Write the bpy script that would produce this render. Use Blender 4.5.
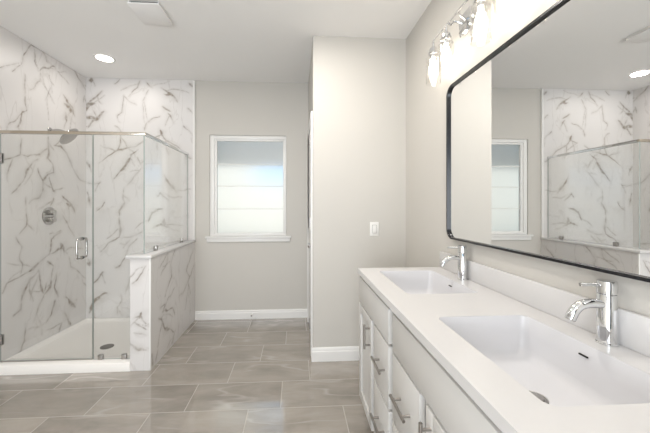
import bpy, bmesh, math, random
import numpy as np
from mathutils import Vector, Matrix, noise as mnoise

# ---------------------------------------------------------------- clear, camera, world, exposure
for o in list(bpy.data.objects):
    bpy.data.objects.remove(o, do_unlink=True)
S = bpy.context.scene
COL = S.collection
S.view_settings.view_transform = 'Standard'
S.view_settings.look = 'None'
S.view_settings.gamma = 1.0
S.view_settings.use_curve_mapping = False
S.view_settings.exposure = -0.05

cam_data = bpy.data.cameras.new('camera')
cam = bpy.data.objects.new('camera', cam_data)
COL.objects.link(cam)
cam.location = (0, 0, 1.317)
cam.rotation_euler = (math.pi / 2, 0, -0.0612)
cam_data.sensor_width = 36
cam_data.lens = 312 / 650 * 36
cam_data.shift_x = 10 / 650
cam_data.shift_y = -11.5 / 650
cam_data.clip_start = 0.02
S.camera = cam

W = bpy.data.worlds.new('world')
S.world = W
W.use_nodes = True
bg = W.node_tree.nodes['Background']
bg.inputs[0].default_value = (0.50, 0.74, 1.0, 1)
bg.inputs[1].default_value = 1.35
sun_data = bpy.data.lights.new('sun', 'SUN'); sun_data.energy = 3.6; sun_data.angle = 0.02; sun_data.color = (1.0, 0.95, 0.88)
sun = bpy.data.objects.new('sun', sun_data); COL.objects.link(sun)
sun.rotation_euler = Vector((-0.62, 0.55, -0.56)).to_track_quat('-Z', 'Y').to_euler()

BULB_E = 16.0           # emission of the vanity bulbs

def area_light(name, loc, size, power, color, rot=(0, 0, 0), shape='DISK', spread=math.pi, size_y=None):
    l = bpy.data.lights.new(name, 'AREA')
    l.shape = shape; l.size = size
    if size_y: l.size_y = size_y
    l.energy = power; l.color = color; l.spread = spread
    o = bpy.data.objects.new(name, l); COL.objects.link(o)
    o.location = loc; o.rotation_euler = rot
    return o
# added fill light behind the camera, tilted up to brighten the ceiling
area_light('rear_fill_light', (-0.9, -1.85, 1.2), 2.0, 90.0, (0.97, 0.985, 1.0), rot=(math.radians(118), 0, 0), shape='RECTANGLE', size_y=2.2)

# ---------------------------------------------------------------- room dimensions
H = 2.744; YB = 3.66; XR = 0.945; XL = -2.36; YP = 2.629; XP = 0.145; YR = -1.8
PI = math.pi

# ---------------------------------------------------------------- materials
def mat(name):
    m = bpy.data.materials.new(name); m.use_nodes = True
    nt = m.node_tree
    return m, nt, nt.nodes['Principled BSDF']
def simple(name, col, rough=0.5, metal=0.0, spec=None, bump=0.0, bscale=200, var=0.0, vscale=3.0, coat=0.0):
    m, nt, b = mat(name)
    b.inputs['Base Color'].default_value = (*col, 1)
    b.inputs['Roughness'].default_value = rough
    b.inputs['Metallic'].default_value = metal
    if spec is not None: b.inputs['Specular IOR Level'].default_value = spec
    if coat: b.inputs['Coat Weight'].default_value = coat; b.inputs['Coat Roughness'].default_value = 0.08
    g = nt.nodes.new('ShaderNodeNewGeometry')
    if var:
        n = nt.nodes.new('ShaderNodeTexNoise'); n.inputs['Scale'].default_value = vscale
        nt.links.new(g.outputs['Position'], n.inputs['Vector'])
        mx = nt.nodes.new('ShaderNodeMixRGB')
        mx.inputs[1].default_value = (*[c * (1 - var) for c in col], 1)
        mx.inputs[2].default_value = (*[min(1, c * (1 + var)) for c in col], 1)
        nt.links.new(n.outputs['Fac'], mx.inputs[0]); nt.links.new(mx.outputs[0], b.inputs['Base Color'])
    if bump:
        n = nt.nodes.new('ShaderNodeTexNoise'); n.inputs['Scale'].default_value = bscale
        nt.links.new(g.outputs['Position'], n.inputs['Vector'])
        bp = nt.nodes.new('ShaderNodeBump'); bp.inputs['Strength'].default_value = bump; bp.inputs['Distance'].default_value = 0.002
        nt.links.new(n.outputs['Fac'], bp.inputs['Height']); nt.links.new(bp.outputs[0], b.inputs['Normal'])
    return m
M = {}
M['wall'] = simple('wall_paint', (0.572, 0.549, 0.508), 0.6, bump=0.12, bscale=260, var=0.012)
M['ceiling'] = simple('ceiling_paint', (0.86, 0.85, 0.835), 0.8, bump=0.2, bscale=160, var=0.01)
M['trim'] = simple('trim_paint', (0.80, 0.79, 0.77), 0.32, var=0.008)
M['door'] = simple('door_paint', (0.78, 0.765, 0.74), 0.35, var=0.008)
M['cabinet'] = simple('cabinet_paint', (0.58, 0.565, 0.54), 0.34, var=0.008)
M['cabinet_inside'] = simple('cabinet_frame_paint', (0.56, 0.545, 0.52), 0.4, var=0.008)
M['quartz'] = simple('white_quartz', (0.645, 0.632, 0.625), 0.22, var=0.012, vscale=60)
M['basin'] = simple('basin_ceramic', (0.675, 0.67, 0.685), 0.16, var=0.004)
M['pan'] = simple('pan_acrylic', (0.89, 0.865, 0.83), 0.25, var=0.006)
M['chrome'] = simple('chrome', (0.74, 0.745, 0.75), 0.05, 1.0, var=0.01)
M['nickel'] = simple('brushed_nickel', (0.36, 0.335, 0.31), 0.28, 1.0, var=0.04, vscale=300)
M['steel'] = simple('satin_steel', (0.42, 0.40, 0.38), 0.3, 1.0, var=0.05, vscale=200)
M['fixture'] = simple('polished_nickel_fixture', (0.50, 0.49, 0.475), 0.12, 1.0, var=0.02)
M['headrail'] = simple('polished_rail', (0.62, 0.56, 0.48), 0.16, 1.0, var=0.02)
M['drainmetal'] = simple('drain_metal', (0.20, 0.19, 0.18), 0.4, 0.8, var=0.03, vscale=100)
M['dark'] = simple('gap_shade', (0.03, 0.028, 0.026), 0.7, var=0.05)  # near-black stands in for shade inside narrow gaps
M['black'] = simple('black_frame', (0.018, 0.018, 0.02), 0.22, 0.3, var=0.05)
M['plastic'] = simple('white_plastic', (0.80, 0.79, 0.76), 0.35, var=0.005)
M['ventplastic'] = simple('vent_plastic', (0.84, 0.83, 0.82), 0.5, var=0.005)
M['rubber'] = simple('grey_rubber', (0.25, 0.24, 0.23), 0.6, var=0.03)
M['dark_reflect'] = simple('dark_reflection_paint', (0.10, 0.09, 0.08), 0.7, var=0.02)  # darkness put into the colour, mirrored by the chrome
M['soffit'] = simple('soffit_paint', (0.86, 0.81, 0.75), 0.8, var=0.02)
M['siding'] = simple('siding_paint', (0.78, 0.71, 0.60), 0.8, var=0.05, vscale=1.2)
M['ground'] = simple('pale_gravel', (0.60, 0.57, 0.50), 0.9, var=0.1, vscale=6)
M['mirror'] = simple('mirror_silver', (0.90, 0.905, 0.90), 0.0, 1.0)

def emis(name, col, e):
    m, nt, b = mat(name)
    b.inputs['Base Color'].default_value = (*col, 1)
    b.inputs['Emission Color'].default_value = (*col, 1)
    b.inputs['Emission Strength'].default_value = e
    return m
M['bulb'] = emis('bulb_glow', (1.0, 0.90, 0.79), BULB_E)
M['diffuser'] = emis('downlight_glow', (1.0, 0.95, 0.88), 9.0)

def thin_glass(name, tint, base=0.04):
    m = bpy.data.materials.new(name); m.use_nodes = True
    nt = m.node_tree; nt.nodes.clear()
    out = nt.nodes.new('ShaderNodeOutputMaterial')
    tr = nt.nodes.new('ShaderNodeBsdfTransparent'); tr.inputs[0].default_value = (*tint, 1)
    gl = nt.nodes.new('ShaderNodeBsdfGlossy'); gl.inputs['Roughness'].default_value = 0.0
    gl.inputs['Color'].default_value = (1, 1, 1, 1)
    lw = nt.nodes.new('ShaderNodeLayerWeight'); lw.inputs['Blend'].default_value = 0.5
    pw = nt.nodes.new('ShaderNodeMath'); pw.operation = 'POWER'; pw.inputs[1].default_value = 4.0
    ml = nt.nodes.new('ShaderNodeMath'); ml.operation = 'MULTIPLY_ADD'; ml.inputs[1].default_value = 0.9; ml.inputs[2].default_value = base
    mx = nt.nodes.new('ShaderNodeMixShader')
    nt.links.new(lw.outputs['Facing'], pw.inputs[0]); nt.links.new(pw.outputs[0], ml.inputs[0])
    nt.links.new(ml.outputs[0], mx.inputs[0]); nt.links.new(tr.outputs[0], mx.inputs[1]); nt.links.new(gl.outputs[0], mx.inputs[2])
    nt.links.new(mx.outputs[0], out.inputs[0])
    return m
M['glass'] = thin_glass('shower_glass', (0.988, 0.992, 0.988), 0.05)
M['glass_edge'] = simple('glass_edge', (0.36, 0.40, 0.38), 0.15, spec=0.6, var=0.02)
M['jar'] = thin_glass('jar_glass', (0.97, 0.97, 0.965), 0.06)

def frosted():
    m, nt, b = mat('frosted_glass')
    b.inputs['Base Color'].default_value = (0.99, 0.99, 0.985, 1)
    b.inputs['Transmission Weight'].default_value = 1.0
    b.inputs['Roughness'].default_value = 0.33
    b.inputs['IOR'].default_value = 1.45
    g = nt.nodes.new('ShaderNodeNewGeometry')
    n = nt.nodes.new('ShaderNodeTexNoise'); n.inputs['Scale'].default_value = 400
    nt.links.new(g.outputs['Position'], n.inputs['Vector'])
    bp = nt.nodes.new('ShaderNodeBump'); bp.inputs['Strength'].default_value = 0.1; bp.inputs['Distance'].default_value = 0.001
    nt.links.new(n.outputs['Fac'], bp.inputs['Height']); nt.links.new(bp.outputs[0], b.inputs['Normal'])
    return m
M['frosted'] = frosted()

def marble():
    m, nt, b = mat('veined_marble_tile')
    N = nt.nodes; Lk = nt.links
    g = N.new('ShaderNodeNewGeometry')
    at = N.new('ShaderNodeAttribute'); at.attribute_name = 'vein'
    # raggedness
    n1 = N.new('ShaderNodeTexNoise'); n1.inputs['Scale'].default_value = 38; n1.inputs['Detail'].default_value = 5
    Lk.new(g.outputs['Position'], n1.inputs['Vector'])
    r1 = N.new('ShaderNodeMapRange'); r1.inputs[1].default_value = 0.33; r1.inputs[2].default_value = 0.60; r1.inputs[3].default_value = 0.5; r1.inputs[4].default_value = 1.1
    Lk.new(n1.outputs['Fac'], r1.inputs[0])
    ml = N.new('ShaderNodeMath'); ml.operation = 'MULTIPLY'; ml.use_clamp = True
    Lk.new(at.outputs['Fac'], ml.inputs[0]); Lk.new(r1.outputs[0], ml.inputs[1])
    # faint random hairlines
    mp = N.new('ShaderNodeMapping'); mp.inputs['Rotation'].default_value = (0.5, 0.5, 0.3); mp.inputs['Scale'].default_value = (2.4, 2.4, 0.9)
    Lk.new(g.outputs['Position'], mp.inputs['Vector'])
    n2 = N.new('ShaderNodeTexNoise'); n2.inputs['Scale'].default_value = 1.3; n2.inputs['Detail'].default_value = 4; n2.inputs['Distortion'].default_value = 0.6
    Lk.new(mp.outputs[0], n2.inputs['Vector'])
    s = N.new('ShaderNodeMath'); s.operation = 'SUBTRACT'; s.inputs[1].default_value = 0.5
    a = N.new('ShaderNodeMath'); a.operation = 'ABSOLUTE'
    r2 = N.new('ShaderNodeMapRange'); r2.inputs[1].default_value = 0.0; r2.inputs[2].default_value = 0.010; r2.inputs[3].default_value = 0.20; r2.inputs[4].default_value = 0.0
    Lk.new(n2.outputs['Fac'], s.inputs[0]); Lk.new(s.outputs[0], a.inputs[0]); Lk.new(a.outputs[0], r2.inputs[0])
    mxx = N.new('ShaderNodeMath'); mxx.operation = 'MAXIMUM'
    Lk.new(ml.outputs[0], mxx.inputs[0]); Lk.new(r2.outputs[0], mxx.inputs[1])
    # cloudy base
    n3 = N.new('ShaderNodeTexNoise'); n3.inputs['Scale'].default_value = 2.2; n3.inputs['Detail'].default_value = 3
    Lk.new(g.outputs['Position'], n3.inputs['Vector'])
    cb = N.new('ShaderNodeMixRGB'); cb.inputs[1].default_value = (0.68, 0.665, 0.66, 1); cb.inputs[2].default_value = (0.77, 0.745, 0.725, 1)
    Lk.new(n3.outputs['Fac'], cb.inputs[0])
    vc = N.new('ShaderNodeMixRGB'); vc.inputs[1].default_value = (0.22, 0.20, 0.185, 1); vc.inputs[2].default_value = (0.33, 0.27, 0.205, 1)
    Lk.new(n3.outputs['Fac'], vc.inputs[0])
    fm = N.new('ShaderNodeMixRGB')
    Lk.new(mxx.outputs[0], fm.inputs[0]); Lk.new(cb.outputs[0], fm.inputs[1]); Lk.new(vc.outputs[0], fm.inputs[2])
    Lk.new(fm.outputs[0], b.inputs['Base Color'])
    b.inputs['Roughness'].default_value = 0.38
    return m
M['marble'] = marble()

def floor_tile():
    m, nt, b = mat('grey_stone_floor_tile')
    N = nt.nodes; Lk = nt.links
    def mth(op, a, c=None, d=None, clamp=False):
        n = N.new('ShaderNodeMath'); n.operation = op; n.use_clamp = clamp
        for i, v in enumerate((a, c, d)):
            if v is None: continue
            if isinstance(v, (int, float)): n.inputs[i].default_value = v
            else: Lk.new(v, n.inputs[i])
        return n.outputs[0]
    g = N.new('ShaderNodeNewGeometry'); sp = N.new('ShaderNodeSeparateXYZ')
    Lk.new(g.outputs['Position'], sp.inputs[0])
    x, y = sp.outputs[0], sp.outputs[1]
    Q, P = 0.308, 0.6125
    ry = mth('DIVIDE', mth('SUBTRACT', 3.266, y), Q)
    row = mth('MAXIMUM', mth('FLOOR', ry), -1.0)           # -1 = the row against the far wall
    fy = mth('SUBTRACT', ry, row)                           # 0..1 inside a row
    dy = mth('MULTIPLY', mth('MINIMUM', mth('ABSOLUTE', fy), mth('ABSOLUTE', mth('SUBTRACT', 1.0, fy))), Q)
    ux = mth('DIVIDE', mth('ADD', mth('ADD', x, 0.503), mth('MULTIPLY', mth('ADD', row, 1.0), 0.2055)), P)
    col = mth('FLOOR', ux); fx = mth('SUBTRACT', ux, col)
    dx = mth('MULTIPLY', mth('MINIMUM', fx, mth('SUBTRACT', 1.0, fx)), P)
    d = mth('MINIMUM', dx, dy)
    gr = N.new('ShaderNodeMapRange'); gr.inputs[1].default_value = 0.0018; gr.inputs[2].default_value = 0.0032; gr.inputs[3].default_value = 1.0; gr.inputs[4].default_value = 0.0
    Lk.new(d, gr.inputs[0])
    tid = mth('ADD', mth('MULTIPLY', row, 7.31), mth('MULTIPLY', col, 3.77))
    # tile stone
    mp = N.new('ShaderNodeMapping'); mp.inputs['Rotation'].default_value = (0, 0, 0.55); mp.inputs['Scale'].default_value = (1.1, 3.4, 1)
    Lk.new(g.outputs['Position'], mp.inputs['Vector'])
    n1 = N.new('ShaderNodeTexNoise'); n1.noise_dimensions = '4D'; n1.inputs['Scale'].default_value = 1.9; n1.inputs['Detail'].default_value = 7; n1.inputs['Roughness'].default_value = 0.62; n1.inputs['Distortion'].default_value = 0.5
    Lk.new(mp.outputs[0], n1.inputs['Vector']); Lk.new(tid, n1.inputs['W'])
    cr = N.new('ShaderNodeValToRGB'); e = cr.color_ramp.elements
    e[0].position = 0.30; e[0].color = (0.235, 0.208, 0.178, 1)
    e[1].position = 0.72; e[1].color = (0.42, 0.382, 0.335, 1)
    Lk.new(n1.outputs['Fac'], cr.inputs[0])
    # light diagonal veins
    mp2 = N.new('ShaderNodeMapping'); mp2.inputs['Rotation'].default_value = (0, 0, 0.75); mp2.inputs['Scale'].default_value = (0.55, 2.4, 1)
    Lk.new(g.outputs['Position'], mp2.inputs['Vector'])
    n2 = N.new('ShaderNodeTexNoise'); n2.noise_dimensions = '4D'; n2.inputs['Scale'].default_value = 1.5; n2.inputs['Detail'].default_value = 3
    Lk.new(mp2.outputs[0], n2.inputs['Vector']); Lk.new(mth('ADD', tid, 3.3), n2.inputs['W'])
    ab = mth('ABSOLUTE', mth('SUBTRACT', n2.outputs['Fac'], 0.5))
    vr = N.new('ShaderNodeMapRange'); vr.inputs[1].default_value = 0.0; vr.inputs[2].default_value = 0.016; vr.inputs[3].default_value = 0.5; vr.inputs[4].default_value = 0.0
    Lk.new(ab, vr.inputs[0])
    n3 = N.new('ShaderNodeTexNoise'); n3.inputs['Scale'].default_value = 2.6; Lk.new(g.outputs['Position'], n3.inputs['Vector'])
    mk = N.new('ShaderNodeMapRange'); mk.inputs[1].default_value = 0.44; mk.inputs[2].default_value = 0.56
    Lk.new(n3.outputs['Fac'], mk.inputs[0])
    vf = mth('MULTIPLY', vr.outputs[0], mk.outputs[0])
    m1 = N.new('ShaderNodeMixRGB'); m1.inputs[2].default_value = (0.56, 0.525, 0.48, 1)
    Lk.new(vf, m1.inputs[0]); Lk.new(cr.outputs[0], m1.inputs[1])
    # tile to tile shift
    wn = N.new('ShaderNodeTexWhiteNoise'); wn.noise_dimensions = '1D'; Lk.new(tid, wn.inputs['W'])
    sh = N.new('ShaderNodeMapRange'); sh.inputs[3].default_value = 0.90; sh.inputs[4].default_value = 1.09; Lk.new(wn.outputs['Value'], sh.inputs[0])
    m2 = N.new('ShaderNodeMixRGB'); m2.blend_type = 'MULTIPLY'; m2.inputs[0].default_value = 1
    Lk.new(m1.outputs[0], m2.inputs[1]); Lk.new(sh.outputs[0], m2.inputs[2])
    m3 = N.new('ShaderNodeMixRGB'); m3.inputs[2].default_value = (0.46, 0.425, 0.38, 1)
    Lk.new(gr.outputs[0], m3.inputs[0]); Lk.new(m2.outputs[0], m3.inputs[1])
    Lk.new(m3.outputs[0], b.inputs['Base Color'])
    b.inputs['Specular IOR Level'].default_value = 0.8; b.inputs['Coat Weight'].default_value = 0.8; b.inputs['Coat Roughness'].default_value = 0.03
    rr = N.new('ShaderNodeMapRange'); rr.inputs[3].default_value = 0.05; rr.inputs[4].default_value = 0.7; Lk.new(gr.outputs[0], rr.inputs[0])
    Lk.new(rr.outputs[0], b.inputs['Roughness'])
    bp = N.new('ShaderNodeBump'); bp.inputs['Strength'].default_value = 0.4; bp.inputs['Distance'].default_value = 0.001; bp.invert = True
    Lk.new(gr.outputs[0], bp.inputs['Height']); Lk.new(bp.outputs[0], b.inputs['Normal'])
    return m
M['floor'] = floor_tile()

# ---------------------------------------------------------------- mesh helpers
def box(bm, x0, x1, y0, y1, z0, z1, bev=0.0, seg=2):
    r = bmesh.ops.create_cube(bm, size=1)
    vs = r['verts']
    for v in vs:
        v.co = Vector(((x0 + x1) / 2 + v.co.x * (x1 - x0), (y0 + y1) / 2 + v.co.y * (y1 - y0), (z0 + z1) / 2 + v.co.z * (z1 - z0)))
    if bev:
        es = list({e for v in vs for e in v.link_edges})
        bmesh.ops.bevel(bm, geom=es, offset=bev, segments=seg, affect='EDGES', profile=0.5)
    return bm
def lathe(bm, prof, center=(0, 0, 0), axis=(0, 0, 1), n=32, cap=True):
    ax = Vector(axis).normalized(); q = Vector((0, 0, 1)).rotation_difference(ax); c = Vector(center)
    rings = []
    for r, z in prof:
        ring = []
        for i in range(n):
            a = 2 * PI * i / n
            ring.append(bm.verts.new(c + q @ Vector((r * math.cos(a), r * math.sin(a), z))))
        rings.append(ring)
    for a, b_ in zip(rings, rings[1:]):
        for i in range(n):
            bm.faces.new((a[i], a[(i + 1) % n], b_[(i + 1) % n], b_[i]))
    if cap:
        bm.faces.new(list(reversed(rings[0]))); bm.faces.new(rings[-1])
    return bm
def tube(bm, pts, rad, n=16, closed=False):
    pts = [Vector(p) for p in pts]
    rads = rad if isinstance(rad, (list, tuple)) else [rad] * len(pts)
    rings = []; up = None; N_ = len(pts)
    for i, p in enumerate(pts):
        if closed: t = (pts[(i + 1) % N_] - pts[i - 1]).normalized()
        else: t = (pts[min(i + 1, N_ - 1)] - pts[max(i - 1, 0)]).normalized()
        if up is None:
            up = Vector((0, 0, 1)) if abs(t.z) < 0.9 else Vector((0, 1, 0))
        s = t.cross(up).normalized(); up = s.cross(t).normalized()
        rings.append([bm.verts.new(p + (s * math.cos(2 * PI * k / n) + up * math.sin(2 * PI * k / n)) * rads[i]) for k in range(n)])
    pr = list(zip(rings, rings[1:])) + ([(rings[-1], rings[0])] if closed else [])
    for a, b_ in pr:
        for k in range(n):
            bm.faces.new((a[k], a[(k + 1) % n], b_[(k + 1) % n], b_[k]))
    if not closed:
        bm.faces.new(list(reversed(rings[0]))); bm.faces.new(rings[-1])
    return bm
def smooth_path(ctrl, n=8):
    P = [Vector(c) for c in ctrl]; P = [P[0] * 2 - P[1]] + P + [P[-1] * 2 - P[-2]]; out = []
    for i in range(1, len(P) - 2):
        for k in range(n):
            t = k / n; a, b_, c, d = P[i - 1:i + 3]
            out.append(0.5 * ((2 * b_) + (c - a) * t + (2 * a - 5 * b_ + 4 * c - d) * t * t + (3 * b_ - a - 3 * c + d) * t ** 3))
    out.append(P[-2]); return out
def rrect(x0, x1, y0, y1, r, k=8):
    pts = []
    for cx, cy, a0 in ((x1 - r, y1 - r, 0), (x0 + r, y1 - r, 90), (x0 + r, y0 + r, 180), (x1 - r, y0 + r, 270)):
        for i in range(k + 1):
            a = math.radians(a0 + 90 * i / k); pts.append((cx + r * math.cos(a), cy + r * math.sin(a)))
    return pts

def root_of(o):
    v = Vector((0, 0, 0))
    while o: v = v + o.location; o = o.parent
    return v
def obj(name, bm, m, parent=None, smooth=True, angle=28):
    bmesh.ops.remove_doubles(bm, verts=bm.verts, dist=1e-6)
    bmesh.ops.recalc_face_normals(bm, faces=bm.faces)
    me = bpy.data.meshes.new(name)
    off = root_of(parent) if parent else Vector((0, 0, 0))
    if parent is None and len(bm.verts):
        xs = [v.co for v in bm.verts]
        off = Vector(((min(v.x for v in xs) + max(v.x for v in xs)) / 2, (min(v.y for v in xs) + max(v.y for v in xs)) / 2, min(v.z for v in xs)))
        o_loc = off
    else: o_loc = Vector((0, 0, 0))
    for v in bm.verts: v.co -= off
    bm.to_mesh(me); bm.free()
    mats = m if isinstance(m, (list, tuple)) else [m]
    for q in mats: me.materials.append(q)
    if smooth:
        for p in me.polygons: p.use_smooth = True
        me.set_sharp_from_angle(angle=math.radians(angle))
    o = bpy.data.objects.new(name, me); COL.objects.link(o)
    o.location = o_loc
    if parent: o.parent = parent
    return o
def thing(name, label, cat, loc, group=None):
    o = bpy.data.objects.new(name, None); COL.objects.link(o); o.location = loc
    o.empty_display_size = 0.05
    o['label'] = label; o['category'] = cat
    if group: o['group'] = group
    return o
def tag(o, label, cat, group=None):
    o['label'] = label; o['category'] = cat
    if group: o['group'] = group
    return o
def struct(name, bm, m, parent=None, label=None, cat=None, **k):
    o = obj(name, bm, m, parent, **k)
    if parent is None:
        o['kind'] = 'structure'
        if label: o['label'] = label
        o['category'] = cat or name.split('_')[0]
    return o
def B(*a, **k): return box(bmesh.new(), *a, **k)

# marble panel: a thin slab whose front is a fine grid carrying the vein pattern of the tile
def marble_slab(name, axis, plane, a0, a1, z0, z1, thick, sgn, veins, step=0.006, parent=None, label=None, seed=0, extra=None):
    na = max(2, int((a1 - a0) / step)); nz = max(2, int((z1 - z0) / step))
    A = np.linspace(a0, a1, na + 1); Z = np.linspace(z0, z1, nz + 1)
    AA, ZZ = np.meshgrid(A, Z, indexing='ij')
    # wobble the lookup so that vein edges are ragged
    wa = np.zeros_like(AA); wz = np.zeros_like(AA); rng = np.random.RandomState(seed + 5)
    for f, am in ((9, .012), (21, .008), (47, .005)):
        for _ in range(3):
            th = rng.rand() * 6.28; ph = rng.rand() * 6.28; th2 = rng.rand() * 6.28
            wa += am / 1.6 * np.sin(f * (AA * math.cos(th) + ZZ * math.sin(th)) + ph)
            wz += am / 1.6 * np.sin(f * (AA * math.cos(th2) + ZZ * math.sin(th2)) + ph * 2)
    PA = AA + wa; PZ = ZZ + wz
    V = np.zeros_like(AA); WN = np.ones_like(AA); SN = np.ones_like(AA)
    for f in (14, 31, 63):
        for arr, am in ((WN, 0.32), (SN, 0.20)):
            for _ in range(2):
                th = rng.rand() * 6.28; arr += am / 1.4 * np.sin(f * (AA * math.cos(th) + ZZ * math.sin(th)) + rng.rand() * 6.28)
    WN = np.clip(WN, 0.35, 2.4); SN = np.clip(SN, 0.45, 1.3)
    twigs = []
    for pts, w in veins:
        for _ in range(1 if len(pts) > 2 else (rng.rand() < 0.5)):
            i = rng.randint(0, len(pts) - 1); t = rng.rand()
            (xa, za), (xb, zb) = pts[i], pts[i + 1]
            a = math.atan2(zb - za, xb - xa) + (1 if rng.rand() < .5 else -1) * (0.45 + 0.5 * rng.rand()); ln = 0.05 + 0.11 * rng.rand()
            p0 = (xa + t * (xb - xa), za + t * (zb - za)); p1 = (p0[0] + ln * math.cos(a), p0[1] + ln * math.sin(a)); a += rng.rand() - .5
            twigs.append(((p0, p1, (p1[0] + ln * .8 * math.cos(a), p1[1] + ln * .8 * math.sin(a))), 0.15 + 0.4 * rng.rand()))
    for pts, w in list(veins) + twigs:
        n = len(pts) - 1
        for i, ((xa, za), (xb, zb)) in enumerate(zip(pts, pts[1:])):
            dx, dz = xb - xa, zb - za; L2 = dx * dx + dz * dz + 1e-9
            t = np.clip(((PA - xa) * dx + (PZ - za) * dz) / L2, 0, 1)
            d = np.hypot(PA - xa - t * dx, PZ - za - t * dz)
            s = (i + t) / n                                     # along the whole vein
            taper = 0.35 + 0.65 * np.sin(np.clip(s, 0, 1) * PI) ** 0.6
            hw = (0.0020 + 0.0040 * w) * taper * WN
            core = np.clip(1.35 - d / hw, 0, 1) * (0.64 + 0.09 * min(w, 4))
            halo = np.exp(-(d / (hw * 3.0 + 0.006)) ** 2) * 0.20
            V = np.maximum(V, np.maximum(core * SN, halo))
    V = np.clip(V, 0, 0.95)
    def co(a, z, dep=0.0):
        p = plane - sgn * dep
        return (p, a, z) if axis == 'x' else (a, p, z)
    verts = [co(A[i], Z[j]) for i in range(na + 1) for j in range(nz + 1)]
    W_ = nz + 1
    faces = [(i * W_ + j, (i + 1) * W_ + j, (i + 1) * W_ + j + 1, i * W_ + j + 1) for i in range(na) for j in range(nz)]
    nb = len(verts)
    back = [co(a0, z0, thick), co(a1, z0, thick), co(a1, z1, thick), co(a0, z1, thick)]
    verts += back
    ring_b = [i * W_ for i in range(na + 1)]; ring_r = [na * W_ + j for j in range(nz + 1)]
    ring_t = [i * W_ + nz for i in range(na, -1, -1)]; ring_l = [j for j in range(nz, -1, -1)]
    faces += [tuple(ring_b[::-1] + [nb, nb + 1]), tuple(ring_r[::-1] + [nb + 1, nb + 2]), tuple(ring_t[::-1] + [nb + 2, nb + 3]), tuple(ring_l[::-1] + [nb + 3, nb]), (nb, nb + 1, nb + 2, nb + 3)]
    me = bpy.data.meshes.new(name); me.from_pydata(verts, [], faces); me.update()
    bm = bmesh.new(); bm.from_mesh(me); bmesh.ops.recalc_face_normals(bm, faces=bm.faces); bm.to_mesh(me); bm.free()
    at = me.attributes.new('vein', 'FLOAT', 'POINT')
    vals = np.concatenate([V.reshape(-1), np.zeros(4)]).astype(np.float32)
    at.data.foreach_set('value', vals)
    me.materials.append(M['marble'])
    o = bpy.data.objects.new(name, me); COL.objects.link(o)
    if parent: o.parent = parent
    else:
        o['kind'] = 'structure'; o['category'] = 'wall'
        if label: o['label'] = label
    return o

# vein lines of the marble, in metres along the wall and above the floor
VEIN_LEFT=[(((2.89,2.69),(2.93,2.74),(2.97,2.74)),3),(((2.89,2.69),(2.84,2.61),(2.81,2.5),(2.73,2.43)),1),(((2.97,2.74),(3.04,2.74),(3.1,2.71),(3.11,2.67),(3.2,2.67)),1.3),(((2.97,2.71),(2.97,2.61),(3.01,2.56)),1),(((3.03,2.55),(3.07,2.6),(3.18,2.67)),2),(((3.03,2.54),(3.02,2.45),(2.91,2.34)),1),(((3.13,2.57),(3.15,2.5),(3.18,2.48)),1),(((3.15,2.44),(3.07,2.29)),1.3),(((2.85,2.43),(2.85,2.14),(2.8,2.12),(2.79,2.05),(2.77,2.0),(2.8,1.96)),1),(((3.29,2.44),(3.38,2.37),(3.46,2.27)),2),(((3.32,2.36),(3.38,2.35),(3.4,2.3)),3),(((3.34,2.26),(3.36,2.17)),3),(((3.43,2.73),(3.56,2.65),(3.65,2.58)),1.3),(((3.61,2.53),(3.6,2.45)),1.2),(((2.8,1.89),(2.8,1.8),(2.78,1.74),(2.69,1.69),(2.63,1.66)),1),(((2.8,1.75),(2.88,1.75),(2.99,1.8),(3.09,1.85)),2),(((3.11,1.96),(3.11,1.8),(3.09,1.76)),2.5),(((2.99,1.75),(2.92,1.69),(2.86,1.6),(2.84,1.53),(2.78,1.45),(2.74,1.41)),2),(((3.11,1.76),(3.17,1.72),(3.19,1.65),(3.11,1.61),(3.03,1.54),(3.03,1.46),(2.98,1.38),(2.91,1.31)),1.6),(((2.99,1.65),(3.01,1.56),(3.04,1.52)),1.4),(((3.12,1.57),(3.16,1.46),(3.2,1.44)),1.2),(((3.2,1.88),(3.3,1.9),(3.36,1.83),(3.45,1.68),(3.56,1.58),(3.67,1.55)),1.5),(((3.17,1.4),(3.11,1.31)),1.2),(((3.3,1.41),(3.43,1.33),(3.48,1.24)),3),(((3.35,1.34),(3.41,1.31)),4),(((3.3,1.22),(3.36,1.14)),3),(((3.36,1.14),(3.47,0.99)),1),(((2.87,1.37),(2.87,1.15),(2.81,1.07)),1.2),(((3.29,1.05),(3.14,0.99)),2),(((2.78,1.05),(2.83,0.96),(2.8,0.9),(2.83,0.82),(2.82,0.73)),1),(((3.28,1.07),(3.13,0.99),(3.11,0.85),(2.97,0.77),(2.8,0.69),(2.68,0.67),(2.63,0.61)),2),(((3.11,0.85),(3.28,0.87),(3.37,0.83)),1.5),(((3.28,0.92),(3.32,0.83)),4),(((3.0,0.73),(2.91,0.65),(2.85,0.53),(2.83,0.43),(2.75,0.38)),2),(((3.0,0.73),(3.02,0.6),(3.06,0.5)),2),(((3.09,0.78),(3.17,0.7),(3.13,0.55),(3.06,0.48)),2),(((3.21,0.63),(3.17,0.53),(3.21,0.42)),1.5),(((3.39,0.79),(3.41,0.67),(3.64,0.51)),1.2),(((3.17,0.4),(3.15,0.28),(3.09,0.23)),2.5),(((3.32,0.37),(3.48,0.22)),5),(((3.3,0.21),(3.41,0.07)),5),(((3.26,0.15),(3.21,0.05)),1.5),(((3.09,0.59),(3.06,0.47),(2.98,0.33),(2.95,0.27)),1.2),(((2.88,0.29),(2.88,0.13),(2.83,0.06),(2.74,0.05)),1.5)]
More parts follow.
